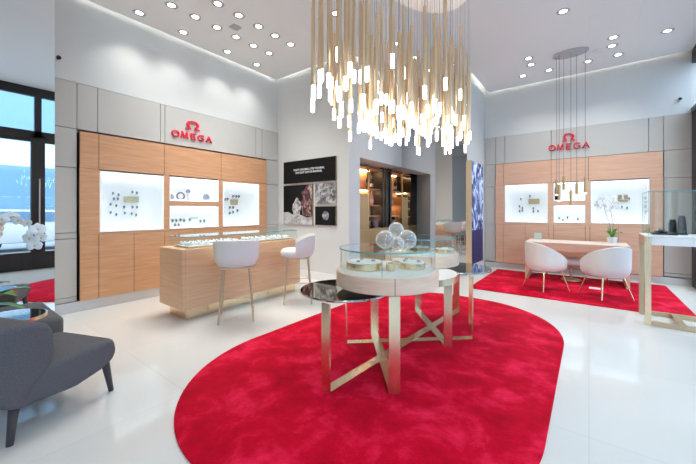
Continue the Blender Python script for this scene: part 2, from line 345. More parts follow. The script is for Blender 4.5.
# ------------------------------------------------------------------ red wall signs
def text_mesh(ch, size, depth=0., bold=0.):
    cu = bpy.data.curves.new('t', 'FONT'); cu.body = ch; cu.size = size; cu.extrude = depth; cu.offset = bold
    o = bpy.data.objects.new('t', cu); COL.objects.link(o); dg = bpy.context.evaluated_depsgraph_get(); dg.update()
    me = bpy.data.meshes.new_from_object(o.evaluated_get(dg)); bpy.data.objects.remove(o)
    return me
def face_mtx(face):
    if face == 'x': return Matrix(((0, 0, 1, 0), (1, 0, 0, 0), (0, 1, 0, 0), (0, 0, 0, 1)))
    return Matrix(((1, 0, 0, 0), (0, 0, -1, 0), (0, 1, 0, 0), (0, 0, 0, 1)))
def sign(face, plane, u0, u1, z0, z1, oz0, oz1, ow, label):
    uc = (u0 + u1) / 2
    loc = (plane, uc, z0) if face == 'x' else (uc, plane, z0)
    root = thing('wall_sign', loc, label, 'sign')
    R = face_mtx(face); letters = []; x = 0; gap = .24
    wd = {'O': 1.12, 'M': 1.15, 'E': .78, 'G': 1.08, 'A': 1.1}
    for ch in 'OMEGA':
        if ch == 'M':
            me = bpy.data.meshes.new('m'); op = [(0, 0), (.13, 0), (.20, .66), (.45, 0), (.55, 0), (.80, .66), (.87, 0), (1, 0), (.885, 1), (.745, 1), (.5, .33), (.255, 1), (.115, 1)]
            me.from_pydata([(x_, y_, 0) for x_, y_ in op], [], [tuple(range(len(op)))]); me.update()
        else: me = text_mesh(ch, 1.4, .0, .010); xs = [v.co.x for v in me.vertices]; ys = [v.co.y for v in me.vertices]
        sxx = wd[ch] / (max(xs) - min(xs)); sy = 1 / (max(ys) - min(ys))
        letters.append((me, x, min(xs), min(ys), sxx, sy)); x += wd[ch] + gap
    tot = x - gap; S = (u1 - u0) / tot
    for me, lx, mx, my, sxx, sy in letters:
        b = bmesh.new(); b.from_mesh(me)
        for v in b.verts: v.co = Vector(((v.co.x - mx) * sxx * S + lx * S + (u0 - uc), (v.co.y - my) * sy * (z1 - z0), 0))
        ret = bmesh.ops.extrude_face_region(b, geom=b.faces[:]); bmesh.ops.translate(b, verts=[g for g in ret['geom'] if isinstance(g, bmesh.types.BMVert)], vec=(0, 0, .025))
        bmesh.ops.transform(b, matrix=R, verts=b.verts[:]); bmesh.ops.recalc_face_normals(b, faces=b.faces[:])
        m2 = bpy.data.meshes.new('letter'); b.to_mesh(m2); b.free(); m2.materials.append(M['red'])
        o = bpy.data.objects.new('letter', m2); COL.objects.link(o); o.parent = root
    # horseshoe emblem above
    hh = oz1 - oz0; cyz = oz0 - z0 + hh * .54; pts = []
    ro, ri = (ow * .45, hh * .46), (ow * .27, hh * .33); N = 28; a0, a1 = math.radians(-58), math.radians(238)
    b = MB(); vs = []
    for i in range(N + 1):
        a = a0 + (a1 - a0) * i / N
        for rx, rz in (ro, ri):
            for d in (0, .025): vs.append((rx * math.cos(a), cyz + rz * math.sin(a), d))
    fs = []
    for i in range(N):
        k = i * 4; j = k + 4; fs += [(k, j, j + 1, k + 1), (k + 2, k + 3, j + 3, j + 2), (k + 1, j + 1, j + 3, k + 3), (k, k + 2, j + 2, j)]
    fs += [(0, 1, 3, 2), (N * 4, N * 4 + 2, N * 4 + 3, N * 4 + 1)]
    b.add(vs, fs); zb = oz0 - z0
    b.box(-ow * .5, -ow * .13, zb, zb + hh * .13, 0, .025).box(ow * .13, ow * .5, zb, zb + hh * .13, 0, .025)
    o_ = OFF[root.name]; b.v = [tuple(Vector((R @ Vector(v)))+ Vector(o_)) for v in b.v]
    b.build('emblem', 'red', root)
sign('x', -5.50, 2.497, 3.207, 2.58, 2.695, 2.752, 2.905, .24, 'red raised brand sign on grey panels above the orange oak wall')
sign('y', 8.289, -.71, .016, 2.655, 2.785, 2.835, 3.00, .22, 'red raised brand sign on grey panels above the pinkish oak wall')

# ------------------------------------------------------------------ small goods in the wall cases
def watch_mb(s):
    return MB().tube((0, 0, s), (0, 0, -s), s * .42, s * .36, 10).tube((-s * .2, 0, 0), (s * .75, 0, 0), s * .62, s * .58, 14)
def put_watches(face, plane, rows, base, group, s=.024):
    proto = None
    for rn, pts in rows:
        for i, (u, z) in enumerate(pts):
            if proto is None:
                b = MB(); b.v, b.f = [], []
                w = watch_mb(s); o = w.build('wristwatch', 'steel', None, True)
                proto = o
                c = MB().box(-s * .9, -s * .35, -s * .75, s * .75, -s * 1.5, s * 1.2, s * .2).build('display_stand', 'white', o)
                p_ = o
            else: p_ = copy_tree(proto)
            p_.location = (plane, u, z) if face == 'x' else (u, plane, z)
            p_.rotation_euler = (0, 0, 0 if face == 'x' else -PI / 2)
            tag(p_, f'{ORD[i]} watch from the pier side, {rn}, {base}', 'watch', group)
def plaque(face, plane, u0, u1, z0, z1, m, label):
    b = MB().box(plane - .012, plane, u0, u1, z0, z1, .002) if face == 'x' else MB().box(u0, u1, plane, plane + .012, z0, z1, .002)
    tag(b.build('name_plaque', m), label, 'plaque')
XA = -5.565
g = 'wristwatches in the case nearest the tall clear mirror'
put_watches('x', XA, [('top row', [(1.71, 1.61), (1.78, 1.59), (1.96, 1.64), (2.02, 1.63)]), ('second row', [(1.72, 1.53), (1.77, 1.53)]),
    ('third row', [(1.68, 1.45), (1.75, 1.43), (1.85, 1.41), (1.96, 1.41), (2.02, 1.41)]), ('bottom row', [(1.68, 1.33), (1.75, 1.30), (1.86, 1.32), (1.95, 1.31), (2.01, 1.29)])],
    'big case beside mirror pier', g, .019)
plaque('x', -5.575, 1.85, 2.05, 1.48, 1.57, 'plq', 'gold plaque among watches in the big case beside the mirror pier')
put_watches('x', XA, [('top row', [(3.52, 1.57), (3.57, 1.58), (3.69, 1.64), (3.76, 1.64), (3.82, 1.64)]), ('middle row', [(3.48, 1.42), (3.62, 1.42), (3.69, 1.42)]),
    ('lower row', [(3.48, 1.33), (3.62, 1.31), (3.69, 1.33), (3.79, 1.36)])], 'case beside moon pictures', 'wristwatches in the case beside the moon pictures', .026)
plaque('x', -5.575, 3.64, 3.81, 1.47, 1.58, 'plq', 'gold plaque among watches in the case beside the moon pictures')
put_watches('x', -5.545, [('upper row', [(2.54, 1.19), (2.60, 1.19), (2.67, 1.20), (2.73, 1.19), (2.83, 1.20), (3.02, 1.17), (3.09, 1.17)]), ('lower row', [(2.58, 1.115), (2.64, 1.115)])],
    'low case below the ring display', 'wristwatches in the low middle case', .026)
plaque('x', -5.575, 2.86, 3.0, 1.21, 1.25, 'beige', 'pale plaque in the low middle case of the orange oak wall')
# upper middle niche
def niche_stand(y, z, r, label):
    o = MB().lathe([(0, z - r), (r * .6, z - r * .95), (r, z - r * .25), (r * .96, z + r * .2), (r * .6, z + r * .75), (0, z + r * .9)], -5.53, y, 20, .42, 1).build('watch_display_dome', 'bluegrey', None, True)
    tag(o, label, 'display dome', 'domed displays')
niche_stand(2.50, 1.585, .058, 'blue grey domed display beside the dark ring in the niche')
niche_stand(3.12, 1.595, .068, 'blue grey domed display alone at the far end of the niche')
b = MB(); N = 28; vs = []; fs = []
for i in range(N):
    a = 2 * PI * i / N
    for j in range(8):
        q = 2 * PI * j / 8; rr = .06 + .014 * math.cos(q); vs.append((-5.53 + .014 * math.sin(q), 2.665 + rr * math.cos(a), 1.602 + rr * math.sin(a)))
for i in range(N):
    for j in range(8): fs.append((i * 8 + j, ((i + 1) % N) * 8 + j, ((i + 1) % N) * 8 + (j + 1) % 8, i * 8 + (j + 1) % 8))
t = thing('ring_display', (-5.53, 2.665, 1.53), 'dark bezel ring standing upright in the upper middle niche', 'display')
b.add(vs, fs); b.build('ring', 'steel', t, True); MB().box(-5.56, -5.50, 2.64, 2.69, 1.527, 1.54).build('base', 'pad', t)
t = thing('watch_stand', (-5.53, 2.79, 1.53), 'pale upright watch stand between ring and dome in the niche', 'watch stand')
MB().box(-5.56, -5.50, 2.745, 2.835, 1.527, 1.548, .004).build('base', 'steel', t)
MB().tube((-5.53, 2.79, 1.548), (-5.53, 2.79, 1.66), .016, .02).build('post', 'pad', t, True)
MB().tube((-5.545, 2.79, 1.69), (-5.515, 2.79, 1.69), .035, .035, 18).build('watch_face', 'bluegrey', t, True)
YC = 8.36
put_watches('y', YC, [('top row', [(-1.26, 1.63), (-1.08, 1.69)]), ('middle row', [(-1.29, 1.46), (-1.23, 1.42), (-1.01, 1.41)]), ('bottom row', [(-1.29, 1.35), (-1.23, 1.36), (-1.01, 1.34), (-.92, 1.35)])],
    'case nearest blue light box', 'wristwatches in the case nearest the blue light box', .026)
plaque('y', 8.37, -1.11, -.89, 1.51, 1.63, 'plq', 'gold plaque in the case nearest the blue light box')
put_watches('y', YC, [('upper row', [(-.52, 1.20), (-.37, 1.21), (-.19, 1.18)]), ('lower row', [(-.45, 1.15)])], 'low case behind the desk', 'wristwatches in the low case behind the desk', .024)
put_watches('y', YC, [('top row', [(.63, 1.59), (.87, 1.60)]), ('second row', [(.87, 1.52)]), ('third row', [(.52, 1.43), (.60, 1.41), (.87, 1.44)]), ('bottom row', [(.87, 1.34)])],
    'case behind the desk orchid', 'wristwatches in the case behind the orchid', .024)
plaque('y', 8.37, .46, .62, 1.53, 1.58, 'plq', 'gold plaque in the case behind the orchid')
for u, lab in ((.49, 'tan upright box on the orchid case plaque, nearer the desk lamps'), (.58, 'tan upright box on the orchid case plaque, nearer the window')):
    tag(MB().box(u - .03, u + .03, 8.335, 8.36, 1.585, 1.67, .004).build('presentation_box', 'tan'), lab, 'box', 'tan presentation boxes')
t = thing('black_screen_panel', (-.57, 8.34, 1.58), 'slim black panel standing in the upper niche behind the pendant lamps', 'panel')
MB().box(-.60, -.53, 8.33, 8.345, 1.58, 1.86, .003).build('panel_face', 'blackg', t); MB().box(-.60, -.53, 8.32, 8.37, 1.577, 1.584).build('base', 'black', t)

# ------------------------------------------------------------------ moon pictures on the white wall
def picture(u0, u1, z0, z1, m, label):
    t = thing('wall_picture', ((u0 + u1) / 2, 4.78, z0), label, 'picture')
    MB().box(u0, u1, 4.752, 4.779, z0, z1, .002).build('canvas_edge', 'goldd', t)
    p = MB().box(u0 + .004, u1 - .004, 4.748, 4.752, z0 + .004, z1 - .004).build('print', m, t)
    return t, p
def flat_poly(pts, y0, y1, m, parent, name):
    R = Matrix(((1, 0, 0, 0), (0, 0, 1, 0), (0, 1, 0, 0), (0, 0, 0, 1)))
    return MB().prism(pts, y0, y1, mtx=R).build(name, m, parent)
def blob(cx, cz, rx, rz, k=14, jit=.15, seed=1):
    rn = random.Random(seed); return [(cx + rx * (1 + rn.uniform(-jit, jit)) * math.cos(2 * PI * i / k), cz + rz * (1 + rn.uniform(-jit, jit)) * math.sin(2 * PI * i / k)) for i in range(k)]
t, p = picture(-5.30, -3.844, 1.93, 2.40, 'blackp', 'wide black picture with two lines of white words, topmost of four')
for i, (line, zz) in enumerate((("THAT'S ONE SMALL STEP FOR MAN,", 2.185), ("ONE GIANT LEAP FOR MANKIND.", 2.125))):
    me = text_mesh(line, .058, .001, .0008); xs = [v.co.x for v in me.vertices]; cx = (max(xs) + min(xs)) / 2; w0 = max(xs) - min(xs); want = (.86, .74)[i]
    R = face_mtx('y')
    for v in me.vertices: q = R @ Vector(((v.co.x - cx) * want / w0, v.co.y, v.co.z)); v.co = q + Vector((-4.56, 4.7475, zz)) - Vector(OFF[t.name])
    me.materials.append(M['inktext']); o = bpy.data.objects.new('lettering', me); COL.objects.link(o); o.parent = p
t, p = picture(-5.30, -4.446, 1.065, 1.894, 'blackp', 'picture of an astronaut beside a lander on grey ground')
flat_poly([(-5.296, 1.07), (-4.45, 1.07), (-4.45, 1.24), (-4.6, 1.22), (-4.85, 1.29), (-5.0, 1.27), (-5.15, 1.33), (-5.296, 1.32)], 4.7472, 4.7478, 'moong', p, 'printed_ground')
flat_poly([(-4.72, 1.26), (-4.46, 1.24), (-4.452, 1.88), (-4.60, 1.885), (-4.66, 1.80), (-4.75, 1.74), (-4.70, 1.62), (-4.78, 1.52), (-4.74, 1.40)], 4.7465, 4.747, 'craft', p, 'printed_lander')
flat_poly([(-4.98, 1.17), (-4.93, 1.16), (-4.90, 1.28), (-4.87, 1.15), (-4.81, 1.16), (-4.80, 1.32), (-4.76, 1.45), (-4.78, 1.54), (-4.83, 1.57), (-4.85, 1.62), (-4.91, 1.63), (-4.94, 1.57), (-5.0, 1.50), (-5.03, 1.40), (-4.99, 1.30)], 4.7455, 4.746, 'suit', p, 'printed_astronaut')
picture(-4.378, -3.844, 1.496, 1.90, 'moon', 'small square picture of grey cratered moon ground')
t, p = picture(-4.378, -3.844, 1.07, 1.442, 'blackp', 'small black picture with a tiny moon at its centre')
flat_poly(blob(-4.10, 1.26, .085, .088, 24, .03), 4.7475, 4.7479, 'moon', p, 'printed_moon')

# ------------------------------------------------------------------ bar niche
t = thing('bar_cabinet', (-4.15, 6.0, 0), 'backlit bar cabinet with open shelves and brass doors in the wall niche', 'cabinet')
X0, X1 = -4.39, -3.95
MB().box(X0, X0 + .012, 5.14, 6.855, .95, 2.385).build('back_panel', 'oak', t)
MB().box(X0 + .012, X1, 5.14, 6.855, 0, .92).box(X0 + .012, X1 + .01, 5.14, 6.855, .92, .95).build('base_cabinet', 'goldd', t)
MB().box(X0 + .012, X1, 5.14, 5.55, .95, 2.385).build('dark_door', 'blackg', t)
MB().box(X0 + .012, X1, 5.72, 6.03, .95, 1.72).build('brass_door', 'bronze', t)
MB().box(X1 - .05, X1 + .01, 6.64, 6.72, .95, 2.385).box(X0, X1 + .01, 6.80, 6.855, .95, 2.385).build('black_post', 'black', t)
MB().box(X1 - .03, X1 + .005, 6.03, 6.06, .95, 2.385).build('brass_post', 'goldd', t)
for z in (1.18, 1.40, 1.62, 1.84): 
    s_ = MB().box(X0 + .012, X1 - .02, 5.56, 5.71, z, z + .02).build('shelf', 'oak', t)
    MB().box(X0 + .05, X1 - .1, 5.60, 5.67, z - .008, z - .001).build('light_strip', 'warm', s_)
for z in (1.22, 1.47, 1.85) :
    s_ = MB().box(X0 + .012, X1 - .06, 6.06, 6.64, z, z + .022).build('shelf', 'oak', t)
    MB().box(X0 + .04, X0 + .06, 6.10, 6.60, z - .012, z - .001).build('light_strip', 'warm', s_)
s_ = MB().box(X0 + .012, X1, 5.56, 6.80, 2.32, 2.34).build('top_shelf', 'oak', t)
MB().box(X0 + .06, X0 + .1, 5.75, 6.6, 2.305, 2.318).build('light_strip', 'warm', s_)
def bottle(y, z, x, m, lab):
    t = thing('bottle', (x, y, z), lab, 'bottle', 'bottles in the bar niche')
    MB().lathe([(0, z), (.040, z), (.042, z + .17), (.030, z + .22), (.014, z + .26), (.014, z + .32), (0, z + .32)], x, y, 16).build('glass_body', m, t, True)
    MB().lathe([(.0425, z + .05), (.0432, z + .052), (.0432, z + .13), (.0425, z + .132)], x, y, 16).build('paper_label', 'foil', t, True)
    MB().lathe([(.0150, z + .27), (.0155, z + .322), (0, z + .324)], x, y, 12).build('foil_cap', 'goldd', t, True)
bottle(6.20, 1.873, -4.08, 'bottle', 'dark green bottle standing on the upper bar shelf')
bottle(6.38, 1.493, -4.08, 'pinkb', 'rose coloured bottle on the middle bar shelf')
bottle(6.48, 1.873, -4.15, 'bottle', 'dark bottle beside the black post on the upper bar shelf')
for i, y in enumerate((6.14, 6.22, 6.30, 6.50)):
    o = MB().lathe([(0, 1.243), (.028, 1.243), (.031, 1.36), (.029, 1.36), (.026, 1.25), (0, 1.25)], -4.08, y, 14).build('drinking_glass', 'glass', None, True)
    tag(o, 'clear drinking glass on the lowest bar shelf, ' + ORD[i] + ' from the brass door', 'glass', 'drinking glasses on the bar shelf')
t = thing('coffee_machine', (-4.1, 6.28, .95), 'black coffee machine on the bar counter in the niche', 'coffee machine')
MB().box(-4.26, -4.0, 6.20, 6.36, .952, 1.0, .008).build('drip_base', 'blackg', t)
MB().box(-4.26, -4.14, 6.20, 6.36, 1.0, 1.19, .01).box(-4.14, -4.0, 6.20, 6.36, 1.12, 1.20, .01).build('body', 'black', t)
MB().tube((-4.06, 6.28, 1.12), (-4.06, 6.28, 1.08), .018, .012).build('spout', 'plinth', t, True)
t = thing('ice_bucket', (-4.05, 6.50, .95), 'dark metal ice bucket beside the black coffee machine', 'bucket')
MB().lathe([(0, .952), (.06, .952), (.075, 1.11), (.07, 1.11), (.056, .97), (0, .97)], -4.05, 6.50, 20).build('pail', 'steel', t, True)
MB().path([(-4.05, 6.425, 1.09), (-4.05, 6.44, 1.15), (-4.05, 6.50, 1.18), (-4.05, 6.56, 1.15), (-4.05, 6.575, 1.09)], .004).build('handle', 'plinth', t, True)

# ------------------------------------------------------------------ blue light box on the pier end
t = thing('light_box', (-1.98, 7.27, .24), 'tall blue light box with gold edge between smoked mirror and grey panels', 'light box')
MB().box(-2.039, -1.925, 6.80, 7.66, .24, 2.392).build('gold_frame', mat('gold frame', (.78, .62, .40), .4, .55), t)
MB().box(-1.925, -1.92, 6.815, 7.65, .95, 2.38).build('display_print', 'screen', t)
MB().box(-1.925, -1.92, 6.815, 7.65, .25, .95).build('display_print', 'screend', t)

# ------------------------------------------------------------------ window wall and street
def window_wall():
    x0, x1 = 1.48, 1.56
    ys = [-3.0, -1.4, .2, 1.56, 1.82, 3.4, 5.0, 6.4, 7.6, 8.3]
    b = MB(); b.box(x0, x1, -3, 8.33, 4.0, 4.5).box(x0 - .01, x1, -3, 8.33, 3.05, 3.20).box(x0, x1, -3, 8.33, 0, .06)
    for a in (-3.0, -1.4, .2, 3.4, 5.0, 6.4): b.box(x0 - .01, x1 + .02, a, a + .1, 0, 4.0)
    b.box(x0 - .01, x1 + .02, 1.56, 1.80, 0, 3.1).box(x0 - .01, x1 + .02, 1.62, 1.74, 3.1, 4.0).box(x0 - .01, x1 + .02, 7.80, 8.33, 0, 3.1)
    for a, c in ((.3, 1.56), (1.80, 3.4)): b.box(x0, x1, a, c, .06, .40).box(x0, x1, a, c, 2.95, 3.05)
    f = struct('window_1', b, 'wframe')
    g = MB().box(1.51, 1.518, -2.9, 8.3, .06, 4.0); g.build('glass_pane', 'wglass', f)
    h = MB().tube((1.44, 1.70, 1.0), (1.44, 1.70, 2.1), .014).tube((1.47, 1.7, 1.05), (1.44, 1.7, 1.05), .01).tube((1.47, 1.7, 2.05), (1.44, 1.7, 2.05), .01); h.build('door_handle', 'plinth', f, True)
window_wall()
struct('street_ground', MB().box(1.6, 30, -20, 30, -.16, -.06), 'pave')
t = thing('street_building', (16, 4, -.06), 'blue grey office building across the street, seen in the clear mirror', 'building')
MB().box(14, 20, -14, 22, -.06, 13).build('facade', 'facade', t)
for i in range(9):
    for j in range(3): MB().box(13.93, 14.0, -13 + 3.8 * i, -10 + 3.8 * i, .9 + 4 * j, 3.6 + 4 * j).build('window', 'fglass', t)
t = thing('parked_car', (7.6, 2.6, -.06), 'white car parked in the street, seen in the clear mirror', 'car')
R = Matrix(((0, 0, 1, 0), (1, 0, 0, 0), (0, 1, 0, 0), (0, 0, 0, 1)))
MB().prism([(.5, .25), (4.7, .25), (4.75, .75), (4.3, .88), (3.6, .95), (3.0, 1.38), (1.6, 1.40), (.85, .95), (.5, .85)], 6.8, 8.5, .06, 2, R).build('car_body', 'carw', t, True)
MB().prism([(1.2, .98), (3.45, .98), (2.95, 1.32), (1.65, 1.34)], 6.78, 8.52, 0, 2, R).build('side_window', 'fglass', t)
for y in (1.35, 3.85):
    for x in (6.85, 8.25): MB().tube((x, y, .27), (x + .2, y, .27), .33, .33, 24).build('wheel', 'black', t, True)

# ------------------------------------------------------------------ long glass counter
t = thing('sales_counter', (-4.17, 2.9, 0), 'long oak counter with brass plinth and glass case along its top', 'counter')
cb = MB().box(-4.52, -3.91, 1.905, 1.943, .15, .88).build('end_panel', 'oakc', t)
MB().box(-4.52, -3.91, 1.946, 3.87, .15, .88).build('front_body', 'oakc', t)
MB().box(-4.42, -3.985, 1.99, 3.83, 0, .15).build('brass_plinth', 'gold', t)
gx0, gx1, gy0, gy1, gz0, gz1 = -4.41, -3.95, 1.97, 3.84, .881, 1.03
gc = MB().box(gx0, gx1, gy0, gy1, gz1 - .008, gz1).box(gx0, gx0 + .006, gy0, gy1, gz0, gz1 - .008).box(gx1 - .006, gx1, gy0, gy1, gz0, gz1 - .008).box(gx0, gx1, gy0, gy0 + .006, gz0, gz1 - .008).box(gx0, gx1, gy1 - .006, gy1, gz0, gz1 - .008).build('glass_case', 'glass', t)
e = .0015
MB().box(gx1, gx1 + e, gy0, gy1, gz1 - .008, gz1).box(gx0, gx1, gy0 - e, gy0, gz1 - .008, gz1).box(gx0 - e, gx0, gy0, gy1, gz1 - .008, gz1).box(gx0, gx1, gy1, gy1 + e, gz1 - .008, gz1).build('glass_edge', 'teal', gc)
for i, (a, c_) in enumerate(((2.02, 2.85), (2.95, 3.80))):
    s_ = thing('display_tray', (-4.18, (a + c_) / 2, .882), ('pale display tray in the counter case, end nearer the mirror pier', 'pale display tray in the counter case, end nearer the moon pictures')[i], 'tray', 'display trays in the counter case')
    MB().box(-4.36, -4.0, a, c_, .882, .895, .003).build('tray_base', 'goldd', s_); MB().box(-4.35, -4.01, a + .01, c_ - .01, .895, .905, .003).build('tray_pad', 'cream', s_)
proto = None; k = 0
for i, (a, c_) in enumerate(((2.05, 2.82), (2.98, 3.77))):
    for j in range(7):
        for q in range(3):
            y = a + (c_ - a) * (j + .5) / 7 + random.uniform(-.015, .015); x = -4.29 + .11 * q + random.uniform(-.01, .01)
            if proto is None:
                p_ = MB().lathe([(0, 0), (.028, 0), (.034, .012), (.030, .034), (.018, .045), (0, .045)], 0, 0, 12, 1, 1.25).build('watch_cushion', 'white', None, True)
                MB().tube((.010, 0, .040), (.013, 0, .049), .014, .013, 12).build('watch_dial', 'steel', p_, True)
                proto = p_
            else: p_ = copy_tree(proto)
            p_.location = (x, y, .906); p_.rotation_euler = (0, random.uniform(-.1, .1), random.uniform(-.4, .4))
            tag(p_, ('small white watch cushion on the counter tray nearer the mirror pier', 'small white watch cushion on the counter tray nearer the moon pictures')[i], 'watch cushion', ('watch cushions on the tray nearer the mirror pier', 'watch cushions on the tray nearer the moon pictures')[i])

# ------------------------------------------------------------------ stools and tub chairs
def shell(zb, ztop, R, phis, th=.035, nv=8, sy=1., n=2.4, flare=.12, seamb=.7):
    """a padded upright shell; phi measured from the back (-Y)"""
    P = len(phis); V = []; F = []
    def pt(phi, v, off):
        a = -PI / 2 + phi; c_, s_ = math.cos(a), math.sin(a)
        base = R * (seamb + (1 - seamb) * math.sin(min(1, v * 3.0) * PI / 2) ** .8) + flare * R * v - off
        q = base / (abs(c_) ** n + abs(s_) ** n) ** (1 / n)
        zt = ztop(phi); return (q * c_, q * s_ * sy, zb + (zt - zb) * v)
    prof = [(i / nv, 0.) for i in range(nv + 1)] + [(1.012, th * .5)] + [(1 - i / nv, th) for i in range(nv + 1)]
    for ph in phis:
        for v, off in prof: V.append(pt(ph, v, off))
    K = len(prof)
    for i in range(P - 1):
        for j in range(K - 1): F.append((i * K + j, (i + 1) * K + j, (i + 1) * K + j + 1, i * K + j + 1))
        F.append((i * K + K - 1, (i + 1) * K + K - 1, (i + 1) * K, i * K))
    F.append(tuple(range(K))); F.append(tuple(range((P - 1) * K, P * K))[::-1])
    return MB().add(V, F)
def cushion(zb, zt, R, sy=1., n=2.6, cy=0., k=40):
    h = zt - zb; pr = [(0, zb), (R * .86, zb)] + [(R - h * .45 * (1 - math.sin(PI / 2 + (i / 8 - .5) * PI) ) , zb + h * (.5 + .5 * math.sin((i / 8 - .5) * PI))) for i in range(9)] + [(R * .6, zt + h * .04), (0, zt + h * .06)]
    return MB().lathe(pr, 0, cy, k, 1, sy, n)
def make_stool():
    t = thing('counter_stool', (0, 0, 0), 'x', 'stool', 'blush counter stools', False)
    cushion(.665, .79, .245, .96, 2.5, .02).build('seat', 'leather', t, True, 60)
    ph = [math.radians(-98 + 196 * i / 36) for i in range(37)]
    zt = lambda p: .995 - .10 * max(0, (abs(p) / math.radians(98) - .45) / .55) ** 1.6
    shell(.672, zt, .255, ph, .034, 8, .94, 2.5, .09, .78).build('backrest', 'leather', t, True, 60)
    MB().box(-.17, .17, -.165, .165, .648, .668).build('seat_frame', 'greige', t)
    for sx in (-1, 1):
        for sy in (-1, 1):
            MB().tube((sx * .150, sy * .150, .655), (sx * .20, sy * .20, .0), .013, .010, 10).build('leg', 'greige', t, True)
    z = .30; q = .18
    for a, c_ in (((-q, -q), (q, -q)), ((q, -q), (q, q)), ((q, q), (-q, q)), ((-q, q), (-q, -q))): MB().tube((*a, z), (*c_, z), .006).build('footrest_bar', 'greige', t, True)
    return t
def yaw(dx, dy): return math.atan2(dy, dx) - PI / 2        # local +Y faces (dx, dy)
s1 = make_stool(); s2 = copy_tree(s1)
place(s1, (-3.545, 2.405, 0), yaw(-.80, .60), 'blush leather counter stool with its back turned, before the counter middle')
place(s2, (-3.50, 3.42, 0), yaw(-.70, -.72), 'blush leather counter stool seen from the side beside the counter end')
def make_chair():
    t = thing('tub_chair', (0, 0, 0), 'x', 'chair', 'blush tub chairs at the desk', False)
    cushion(.33, .46, .25, .95, 2.5, .02).build('seat', 'leather', t, True, 60)
    ph = [math.radians(-128 + 256 * i / 48) for i in range(49)]
    zt = lambda p: .47 + .325 * (.5 + .5 * math.cos(min(1., abs(p) / math.radians(140)) * PI)) ** .5
    shell(.335, zt, .298, ph, .038, 12, .95, 2.4, .035, .86).build('backrest', 'leather', t, True, 60)
    MB().box(-.15, .15, -.15, .15, .315, .333).build('seat_frame', 'greige', t)
    for sx in (-1, 1):
        for sy in (-1, 1):
            MB().tube((sx * .16, sy * .16, .325), (sx * .24, sy * .24, 0), .013, .009, 10).build('leg', 'gold', t, True)
    return t
c1 = make_chair(); c2 = copy_tree(c1)
place(c1, (-.60, 6.47, .0185), yaw(.70, .71), 'blush tub chair before the desk, nearer the blue light box')
place(c2, (.20, 6.42, .0185), yaw(-.60, .80), 'blush tub chair before the desk, nearer the potted orchid')
t = thing('upholstered_stool', (-.28, 7.62, 0), 'low blush stool tucked in under the desk', 'stool')
b = cushion(.30, .44, .21, 1, 2.); b.v = [(v[0] - .28, v[1] + 7.62, v[2]) for v in b.v]; b.build('seat', 'leather', t, True, 60)
MB().tube((-.28, 7.62, .014), (-.28, 7.62, .31), .022).build('post', 'greige', t, True)
MB().lathe([(0, .014), (.17, .014), (.165, .026), (0, .03)], -.28, 7.62, 28).build('foot_plate', 'greige', t, True)

# ------------------------------------------------------------------ desk
t = thing('desk', (-.23, 7.6, 0), 'wide pale desk with white top standing on the rectangular red rug', 'desk')
MB().box(-1.02, .56, 7.22, 8.0, .735, .75, .003).build('desk_top', mat('pale desk veneer', (.74, .63, .54), .35), t)
MB().box(-1.02, .56, 7.225, 7.255, .60, .7345).build('front_apron', 'oak2', t)
MB().box(-1.02, .56, 7.965, 7.995, .60, .7345).build('rear_apron', 'oak2', t)
for a in (-1.02, .51): MB().box(a, a + .05, 7.256, 7.964, .0145, .7345).build('leg_panel', mat('matt gold panel', (.74, .58, .38), .45, .15), t)
t = thing('card_holder', (-.86, 7.8, .75), 'clear acrylic card holder at the desk end near the light box', 'card holder')
MB().box(-.94, -.78, 7.82, 7.826, .76, .90).box(-.94, -.78, 7.76, 7.90, .752, .76).build('acrylic_panel', 'glass', t); MB().box(-.93, -.79, 7.827, 7.829, .765, .895).build('card', 'pad', t)
tag(MB().box(.0, .16, 6.92, 7.06, .0145, .022, .002).build('floor_socket', 'white'), 'white floor socket plate on the rug under the desk', 'socket')

# ------------------------------------------------------------------ orchids
def leafmb(p0, p1, h, w, nrm=(0, 0, 1), th=.003):
    p0, p1 = Vector(p0), Vector(p1); N = 10; V = []; d = (p1 - p0); side = d.cross(Vector(nrm)).normalized()
    for i in range(N + 1):
        s = i / N; c_ = p0 + d * s + Vector((0, 0, h * math.sin(PI * s))); ww = w * math.sin(PI * min(.999, (.08 + .92 * s))) ** .7
        V += [c_ - side * ww + Vector((0, 0, ww * .25)), c_ - Vector((0, 0, .0)), c_ + side * ww + Vector((0, 0, ww * .25)), c_ - Vector((0, 0, th + .002))]
    F = []
    for i in range(N):
        a = i * 4; b = a + 4
        F += [(a, a + 1, b + 1, b), (a + 1, a + 2, b + 2, b + 1), (a + 2, a + 3, b + 3, b + 2), (a + 3, a, b, b + 3)]
    return MB().add(V, F)
def bloom_mb(c, s, facing, seed):
    rn = random.Random(seed); f = Vector(facing).normalized(); u = f.cross(Vector((0, 0, 1))).normalized(); w = u.cross(f); c = Vector(c); V = []; F = []
    for (ang, ln, wd) in ((90, 1, .42), (210, .95, .40), (330, .95, .40), (15, 1., .62), (165, 1., .62)):
        a = math.radians(ang + rn.uniform(-8, 8)); d = u * math.cos(a) + w * math.sin(a); sd = f.cross(d); k = len(V); N = 6
        for i in range(N + 1):
            q = i / N; ww = wd * s * math.sin(PI * min(.98, .1 + .88 * q)) ** .6; cc = c + d * (s * ln * q) + f * (s * .22 * math.sin(q * 2.4))
            V += [cc - sd * ww, cc + f * s * .08, cc + sd * ww, cc - f * s * .03]
        for i in range(N):
            x = k + i * 4; y = x + 4
            F += [(x, x + 1, y + 1, y), (x + 1, x + 2, y + 2, y + 1), (x + 2, x + 3, y + 3, y + 2), (x + 3, x, y, y + 3)]
    return MB().add(V, F), c, f
